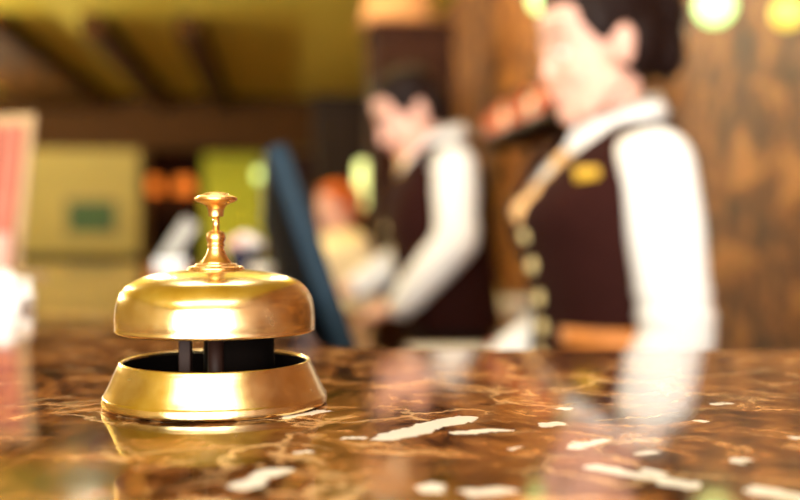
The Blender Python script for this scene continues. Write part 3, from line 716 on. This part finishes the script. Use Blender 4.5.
kb = thing('keyboard', 'black computer keyboard under the hands of the bowed person', 'keyboard', (-0.275, 2.92, DESKZ+0.0005), math.radians(4))
mesh_obj('case', B(-.068, .068, -.21, .21, 0, .016, bev=.004), 'black_plastic', kb)
kk = bmesh.new(); box(kk, -.0075, .0075, -.0075, .0075, 0, .006, bev=.001); kme = None
for i in range(5):
    for j in range(20):
        if kme is None: ko = mesh_obj('key', kk, 'screen', kb); kme = ko.data
        else: ko = bpy.data.objects.new('key', kme); col.objects.link(ko); ko.parent = kb
        ko.location = (-.05+.025*i, -.19+.02*j, .016)
tag(mesh_obj('paper_stack', B(-.08, .08, -.06, .06, 0, .005, bev=.001), 'paper', loc=(0.105, 2.25, DESKZ+0.0005), rotz=0.15), 'stack of white paper on the low desk behind the counter edge', 'paper stack')
fo = thing('document_folder', 'red document folder lying on the low desk beside the paper', 'folder', (0.255, 2.26, DESKZ+0.0005), 0.1)
mesh_obj('cover', B(-.055, .055, -.07, .07, 0, .004, bev=.001), 'red_card', fo); mesh_obj('pages', B(-.052, .050, -.066, .066, .004, .008), 'paper', fo); mesh_obj('cover', B(-.055, .055, -.07, .07, .008, .013, bev=.001), 'red_card', fo)

# ------------------------------------------------------------------ shelf with bottles on the stone wall
SHZ = 1.645
sv0, sv1, su = 3.2, 5.02, 0.94
sh = thing('wall_shelf', 'dark wooden shelf of bottles fixed to the brown stone wall', 'shelf', RW(U1-0.002, (sv0+sv1)/2, SHZ), RZ)
hl = (sv1-sv0)/2
mesh_obj('board', B(su-U1, 0, -hl, hl, 0, .03, bev=.003), 'black_wood', sh)
for y in (-hl+.15, 0, hl-.15):
    bm = bmesh.new(); box(bm, -.02, 0, y-.012, y+.012, -.16, 0); box(bm, su-U1+.03, -.02, y-.012, y+.012, -.018, 0); mesh_obj('bracket', bm, 'black_wood', sh)
kinds = [('coral', 'coral'), ('rose', 'rose pink'), ('white_pot', 'white'), ('amber', 'amber'), ('teal', 'pale teal')]
seqk = [0, 3, 1, 2, 3, 0, 0, 2, 1, 0, 3, 4, 4, 0, 2]
tall = [1, .85, 1.1, .8, 1.1, .85, 1.1, .9, 1.1, .85, 1.1, 1.15, .95, 1.1, .85]
protos = {}
for i, kx in enumerate(seqk):
    v = sv1 - 0.07 - i*0.12
    key, cn = kinds[kx]
    size = 'tall' if tall[i] >= 1 else 'short'
    nbr = [kinds[seqk[j]][1] for j in (i-1, i+1) if 0 <= j < len(seqk)]
    lab = '%s %s bottle on the wall shelf %s' % (size, cn, ('between %s and %s bottles' % tuple(nbr)) if len(nbr) == 2 else ('at the shelf end beside the %s bottle' % nbr[0]))
    if key not in protos:
        t = thing('bottle', lab, 'bottle', group='bottles on the wall shelf')
        mesh_obj('flask', lathe(bmesh.new(), smooth_prof([(.0, 0), (.036, 0), (.041, .006), (.042, .04), (.041, .075), (.034, .098), (.019, .112), (.0155, .120), (.0155, .135), (0, .135)], 3), 24), key, t, True)
        mesh_obj('cap', lathe(bmesh.new(), [(0, .134), (.018, .134), (.019, .138), (.018, .155), (0, .156)], 24), 'dark_wood', t, True)
        mesh_obj('label_band', lathe(bmesh.new(), [(.0425, .03), (.0432, .032), (.0432, .060), (.0425, .062)], 24), {'coral': 'amber', 'rose': 'coral', 'white_pot': 'rose', 'amber': 'coral', 'teal': 'white_pot'}[key], t, True)
        protos[key] = t
    else: t = copy_thing(protos[key]); t['label'] = lab
    t.location = RW(su+0.075, v, SHZ+.0305); t.rotation_euler = (0, 0, i*0.7); t.scale = (1, 1, tall[i])

# sideboard below the shelf
sb = thing('sideboard', 'dark wooden sideboard along the brown stone wall', 'sideboard', RW(0.96, 4.45, 0), RZ)
mesh_obj('body', B(-.205, .225, -.95, .95, .06, .87), 'dark_wood', sb); mesh_obj('top', B(-.225, .228, -.97, .97, .871, .90, bev=.004), 'mid_wood', sb); mesh_obj('plinth', B(-.17, .2, -.92, .92, 0, .06), 'black_wood', sb)
for i in range(4):
    d_ = mesh_obj('door', B(-.222, -.206, -.94+.475*i, -.48+.475*i, .08, .855, bev=.004), 'dark_wood', sb)
    bm = bmesh.new(); capsule(bm, (-.236, -.53+.475*i if i % 2 == 0 else -.89+.475*i, .5), .006, (-.236, -.53+.475*i if i % 2 == 0 else -.89+.475*i, .6), .006); mesh_obj('handle', bm, 'brass_plain', d_, True)
def on_sideboard(px, u): return RW(u, Vpx(px, u), .9005)
bw = tag(mesh_obj('ceramic_jar', lathe(bmesh.new(), smooth_prof([(0, 0), (.040, 0), (.062, .02), (.070, .055), (.060, .095), (.042, .11), (.044, .125), (.038, .126), (.036, .112), (.0, .108)], 4), 40), 'cream_pot', smooth=True), 'round cream yellow jar on the sideboard under the shelf', 'jar')
bw.location = on_sideboard(487, 0.86)
bw2 = tag(mesh_obj('serving_bowl', lathe(bmesh.new(), smooth_prof([(0, 0), (.04, 0), (.045, .008), (.075, .045), (.085, .075), (.081, .076), (.070, .046), (.0, .012)], 4), 40), 'white_pot', smooth=True), 'white bowl on the sideboard beside the cream yellow jar', 'bowl')
bw2.location = on_sideboard(517, 0.90)

# tall cabinets
def cabinet(u0, u1, v0, v1, h, m, label):
    c = thing('tall_cabinet', label, 'cabinet', RW((u0+u1)/2, v0, 0), RZ)
    w = (u1-u0)/2
    mesh_obj('body', B(-w, w, .02, v1-v0, .06, h-.05), m, c); mesh_obj('plinth', B(-w+.02, w-.02, .04, v1-v0, 0, .06), 'black_wood', c); mesh_obj('cornice', B(-w-.02, w+.0, -.02, v1-v0, h-.05, h, bev=.006), m, c)
    n_ = 2 if w > .25 else 1
    for i in range(n_):
        a = -w + i*2*w/n_ + .01; b_ = -w + (i+1)*2*w/n_ - .01
        for (z0, z1) in ((.09, .95), (.98, h-.08)):
            d = mesh_obj('door', B(a, b_, 0, .02, z0, z1, bev=.004), m, c)
            bm = bmesh.new(); capsule(bm, (b_-.04 if i == 0 else a+.04, -.02, (z0+z1)/2-.06), .007, (b_-.04 if i == 0 else a+.04, -.02, (z0+z1)/2+.06), .007); mesh_obj('handle', bm, 'brass_plain', d, True)
    return c
cabinet(Upx(374, 5.6), Upx(455, 5.6), 5.6, 6.1, 2.36, 'dark_wood', 'tall dark red wooden cabinet behind the bowed person')
cabinet(Upx(316, 7.0), Upx(372, 7.0), 7.0, 7.5, 2.14, 'black_wood', 'narrow black wooden cabinet beyond the monitor')

# ------------------------------------------------------------------ lamps
def globe(px, py, u, r, m, energy, color, label, grp=None):
    v = Vpx(px, u); w = RW(u, v); z = CAMZ - (py-HOR)/F*w.y
    t = thing('pendant_lamp', label, 'lamp', (w.x, w.y, z), RZ, grp)
    bm = bmesh.new(); ellipsoid(bm, (0, 0, 0), (r, r, r)); mesh_obj('globe', bm, m, t, True)
    mesh_obj('socket', lathe(bmesh.new(), [(0, r*.8), (r*.5, r*.85), (r*.45, r*1.6), (0, r*1.7)], 24), 'brass_plain', t, True)
    mesh_obj('cord', lathe(bmesh.new(), [(0, r*1.6), (.003, r*1.6), (.003, CEIL-z-.02), (0, CEIL-z-.02)], 8), 'black_plastic', t)
    mesh_obj('ceiling_rose', lathe(bmesh.new(), [(0, CEIL-z-.03), (.04, CEIL-z-.025), (.045, CEIL-z-.002), (0, CEIL-z-.002)], 24), 'brass_plain', t, True)
    if energy: point_light(t, (0, 0, -r-.07), energy, color, .04)
    return t
globe(715, 6, 1.00, .046, 'lamp_green', 0, None, 'small pale green glass globe lamp in front of the stone wall')
globe(788, 13, 1.02, .034, 'lamp_yellow', 0, None, 'small yellow glass globe lamp in front of the stone wall')
globe(541, 0, 0.95, .045, 'lamp_green', 0, None, 'pale green glass globe lamp hanging above the bottle shelf')
# wide peach shade
def shade_lamp(px, py, D, r, h, energy, label):
    w = P(px, py, D); t = thing('pendant_lamp', label, 'lamp', w, 0)
    mesh_obj('shade', lathe(bmesh.new(), [(r, 0), (r*.8, h), (r*.79, h), (r*.985, 0)], 48, closed=True), 'lamp_peach', t, True)
    mesh_obj('cord', lathe(bmesh.new(), [(0, h*.3), (.004, h*.3), (.004, CEIL-w.z-.01), (0, CEIL-w.z-.01)], 8), 'black_plastic', t)
    bm = bmesh.new(); box(bm, -r*.8, r*.8, -.003, .003, h-.01, h-.004); mesh_obj('spider', bm, 'brass_plain', t)
    point_light(t, (0, 0, h*.4), energy, (1.0, .72, .38), .05); return t
shade_lamp(398, 26, 6.0, .22, .2, 1.5, 'wide peach fabric pendant lamp above the tall dark red cabinet')
# lamps added out of view to brighten the hall and its ceiling
for (u, v, e, lab) in ((-2.3, 4.9, 90, 'over the hall floor'), (-0.9, 5.0, 90, 'beyond the end of the marble counter'), (0.45, 4.6, 60, 'in front of the bottle shelf'), (-3.2, 8.4, 90, 'by the first beam'), (-3.3, 10.8, 15, 'close to the far wall')):
    w = RW(u, v, CEIL-.35); t = thing('added_ceiling_lamp', 'added round brass ceiling lamp with a peach bowl ' + lab, 'lamp', w, RZ, 'added brass ceiling lamps of the hall')
    mesh_obj('bowl', lathe(bmesh.new(), [(0, 0), (.09, .02), (.13, .07), (.125, .07), (.085, .025), (0, .006)], 32), 'lamp_peach', t, True)
    mesh_obj('rod', lathe(bmesh.new(), [(0, .01), (.006, .01), (.006, .345), (0, .345)], 10), 'brass_plain', t)
    point_light(t, (0, 0, .12), e, (1.0, .92, .68), .06)
# luminous ceiling panels over the guest side, plus one added to brighten the staff
M['diffuser'] = mat('opal_diffuser', (250, 246, 236), .6, emit=(255, 244, 222), estr=5.5)
for (u, v, lab) in ((-1.35, -1.35, 'square opal ceiling light panel nearest the ochre side wall'), (-.45, -1.35, 'square opal ceiling light panel between two others above the guest side'), (.45, -1.35, 'square opal ceiling light panel nearest the stone wall above the guest side'), (-.15, 1.75, 'added square opal ceiling light panel above the staff desk')):
    t = thing('ceiling_panel_lamp', lab, 'lamp', RW(u, v, CEIL-.05), RZ, 'opal ceiling light panels')
    bm = bmesh.new(); box(bm, -.43, .43, -.45, -.42, 0, .049); box(bm, -.43, .43, .42, .45, 0, .049); box(bm, -.43, -.40, -.42, .42, 0, .049); box(bm, .40, .43, -.42, .42, 0, .049)
    mesh_obj('frame', bm, 'frame_white', t); mesh_obj('diffuser', B(-.40, .40, -.42, .42, .008, .018), 'diffuser', t)
# unseen uplighters, added along the left wall to lift the ceiling's brightness
for v, lab in ((5.6, 'added brass wall uplighter on the ochre side wall before the beamed ceiling'), (8.0, 'added brass wall uplighter on the ochre side wall where the beams begin'), (10.2, 'added brass wall uplighter on the ochre side wall under the beams')):
    t = thing('added_wall_uplighter', lab, 'lamp', RW(U0+.14, v, 1.95), RZ, 'added uplighters on the ochre side wall')
    mesh_obj('bowl', lathe(bmesh.new(), [(0, 0), (.06, .02), (.12, .09), (.115, .09), (.055, .026), (0, .008)], 32), 'brass_plain', t, True)
    mesh_obj('bracket', B(-.139, 0, -.02, .02, .0, .03), 'brass_plain', t)
    point_light(t, (0, 0, .13), 120, (1.0, .93, .68), .06)
# floor lamp with a tall glass shade between the cabinets
w = P(367, 228, 6.6); fl = thing('floor_lamp', 'slim floor lamp with a tall pale green glass shade between the cabinets', 'lamp', (w.x, w.y, 0), 0)
mesh_obj('base', lathe(bmesh.new(), [(0, 0), (.13, 0), (.13, .012), (.03, .03), (0, .03)], 32), 'black_plastic', fl, True)
mesh_obj('pole', lathe(bmesh.new(), [(0, .03), (.01, .03), (.01, 1.39), (0, 1.39)], 12), 'brass_plain', fl)
mesh_obj('shade', lathe(bmesh.new(), smooth_prof([(0, 1.385), (.055, 1.385), (.068, 1.42), (.068, 1.62), (.055, 1.665), (0, 1.67)], 4), 32), mat('pale_green_shade', (225, 236, 160), .4, emit=(226, 240, 150), estr=1.1), fl, True)
# orange lamps in the room behind the doorway, a small green one on the boards
for px in (152, 184):
    u = Upx(px, 15.45); w = RW(u, 15.45); z = CAMZ-(186-HOR)/F*w.y
    t = thing('wall_lamp', 'orange wall lamp in the dark back room, ' + ('closer to the door jamb' if px < 160 else 'closer to the lime curtain'), 'lamp', (w.x, w.y, z), RZ, 'orange lamps behind the doorway')
    mesh_obj('shade', lathe(bmesh.new(), [(.15, -.10), (.11, .12), (.10, .12), (.14, -.10)], 32, closed=True), 'lamp_orange', t, True)
    mesh_obj('bracket', B(-.012, .012, 0, .145, -.012, .012), 'brass_plain', t)
    point_light(t, (0, 0, -.02), 4, (1.0, .5, .15), .04)
w = RW(Upx(259, 12.85), 12.85); z = CAMZ-(175-HOR)/F*w.y
t = thing('wall_lamp', 'small pale green wall lamp beside the lime curtain', 'lamp', (w.x, w.y, z), RZ)
bm = bmesh.new(); ellipsoid(bm, (0, 0, 0), (.05, .05, .075)); mesh_obj('globe', bm, mat('pale_green_globe', (225, 245, 170), .4, emit=(210, 240, 130), estr=1.6), t, True)
mesh_obj('bracket', B(-.012, .012, .05, .10, -.012, .012), 'brass_plain', t)

# ------------------------------------------------------------------ far wall: picture, curtain
u0, u1 = Upx(68, V1), Upx(116, V1); w0 = RW(u0, V1); zc = CAMZ-(217-HOR)/F*w0.y
pt = thing('framed_picture', 'small green landscape picture in an ochre frame on the far wall', 'picture', RW((u0+u1)/2, V1-.03, zc), RZ)
hw, hh = (u1-u0)/2, .19
bm = bmesh.new(); box(bm, -hw-.03, hw+.03, -.01, .025, hh, hh+.03); box(bm, -hw-.03, hw+.03, -.01, .025, -hh-.03, -hh); box(bm, -hw-.03, -hw, -.01, .025, -hh, hh); box(bm, hw, hw+.03, -.01, .025, -hh, hh)
mesh_obj('frame', bm, 'pic_mat', pt); mesh_obj('canvas', B(-hw, hw, 0, .02, -hh, hh), 'green_paint', pt)
ca, cb_ = Upx(204, 13.32), Upx(262, 13.32)
bm = bmesh.new(); n_ = 60; rows = []
for zz in (.02, 1.1, 2.18):
    rows.append([bm.verts.new((ca+(cb_-ca)*i/n_, 13.3+.035*math.sin(i*.9)+.01*math.sin(i*.37+zz), zz)) for i in range(n_+1)])
for a, b in zip(rows[:-1], rows[1:]):
    for i in range(n_): bm.faces.new((a[i], a[i+1], b[i+1], b[i]))
cu = mesh_obj('curtain', bm, 'lime_curtain', smooth=True, rotz=RZ); add_solid(cu, .004); tag(cu, 'lime yellow curtain hanging in the doorway of the far wall', 'curtain')

# ------------------------------------------------------------------ small things on the marble counter
def on_counter(px, D): p = P(px, 228, D); return Vector((p.x, D, TOPZ+.0004))
# leaflet holder
lh = thing('leaflet_holder', 'cream leaflet holder with pink leaflets on the marble counter', 'leaflet holder', on_counter(-20, 1.6), math.radians(-22))
lh.scale = (1.3, 1.3, 1.3)
tl = Matrix.Rotation(math.radians(-8), 4, 'X')
mesh_obj('back_panel', B(-.055, .055, .0, .006, .004, .195, bev=.002, mtx=tl), 'cream_board', lh)
mesh_obj('foot', B(-.055, .055, -.028, .050, 0, .006, bev=.001), 'cream_board', lh)
for x0 in (-.046, -.012, .022):
    mesh_obj('leaflet', B(x0, x0+.024, -.012, -.001, .008, .180, bev=.001, mtx=tl), 'pink_leaflet', lh)
mesh_obj('pocket', B(-.055, .055, -.020, -.014, .006, .05, bev=.001, mtx=tl), 'pink_pocket', lh)
# crumpled napkin
bm = bmesh.new(); bmesh.ops.create_icosphere(bm, subdivisions=4, radius=1.0)
for v in bm.verts:
    n0 = v.co.normalized(); f = 1 + .35*noise.noise(n0*2.2+Vector((3, 1, 7))) + .16*noise.noise(n0*5.5)
    v.co = Vector((n0.x*.030*f, n0.y*.030*f, max(0.0, .010 + n0.z*.024*f)))
tag(mesh_obj('cloth_napkin', bm, 'white_cloth', smooth=True, loc=on_counter(-2, 1.0)), 'crumpled white cloth napkin on the marble counter before the leaflet holder', 'napkin')
# leaning white card in a grey stand
cs = thing('card_stand', 'white card leaning in a small grey stand on the far end of the counter', 'card stand', on_counter(172, 2.12), math.radians(10))
mesh_obj('stand', B(-.035, .03, -.03, .03, 0, .016, bev=.003), 'grey_metal', cs)
mesh_obj('card', B(-.017, .017, -.006, .006, .0, .092, bev=.004, mtx=Matrix.Translation((-.012, 0, .012)) @ Matrix.Rotation(math.radians(33), 4, 'Y')), 'grey_card', cs)
# navy pot of roses
pot = thing('flower_pot', 'navy flower pot with pale pink and white roses behind the bell', 'flower pot', on_counter(254, 1.98), 0.3)
pot.location.x = min(pot.location.x, xin(1.98)-.035)
mesh_obj('pot', lathe(bmesh.new(), smooth_prof([(0, 0), (.024, 0), (.028, .012), (.032, .03), (.030, .036), (.026, .034), (0, .03)], 3), 32), 'navy_pot', pot, True)
for i, (x_, y_, z_, mm_) in enumerate(((-.012, 0, .052, 'petal_pink'), (.016, -.008, .050, 'petal_white'), (.004, .014, .060, 'petal_white'), (.022, .012, .044, 'petal_white'), (-.018, .014, .045, 'petal_pink'))):
    bm = bmesh.new()
    for k_ in range(3):
        for j in range(5):
            a = 2*PI*j/5 + k_*.6; r = .004+.005*k_
            ellipsoid(bm, (x_+r*math.cos(a), y_+r*math.sin(a), z_-.002*k_), (.0075, .0035, .008), Euler((0.2, 0, a+PI/2)), sub=2)
    mesh_obj('rose', bm, mm_, pot, True)
bm = bmesh.new()
for j in range(7):
    a = j*.9; ellipsoid(bm, (.024*math.cos(a), .024*math.sin(a), .037), (.012, .006, .003), Euler((0, -.3, a)), sub=2)
mesh_obj('leaves', bm, 'leaf', pot, True)
tag(mesh_obj('mint_dish', lathe(bmesh.new(), smooth_prof([(0, 0), (.014, 0), (.016, .004), (.026, .016), (.024, .0165), (.015, .006), (0, .004)], 3), 32), 'white_pot', smooth=True, loc=on_counter(262, 1.70)), 'small white dish on the marble counter by the navy flower pot', 'dish')
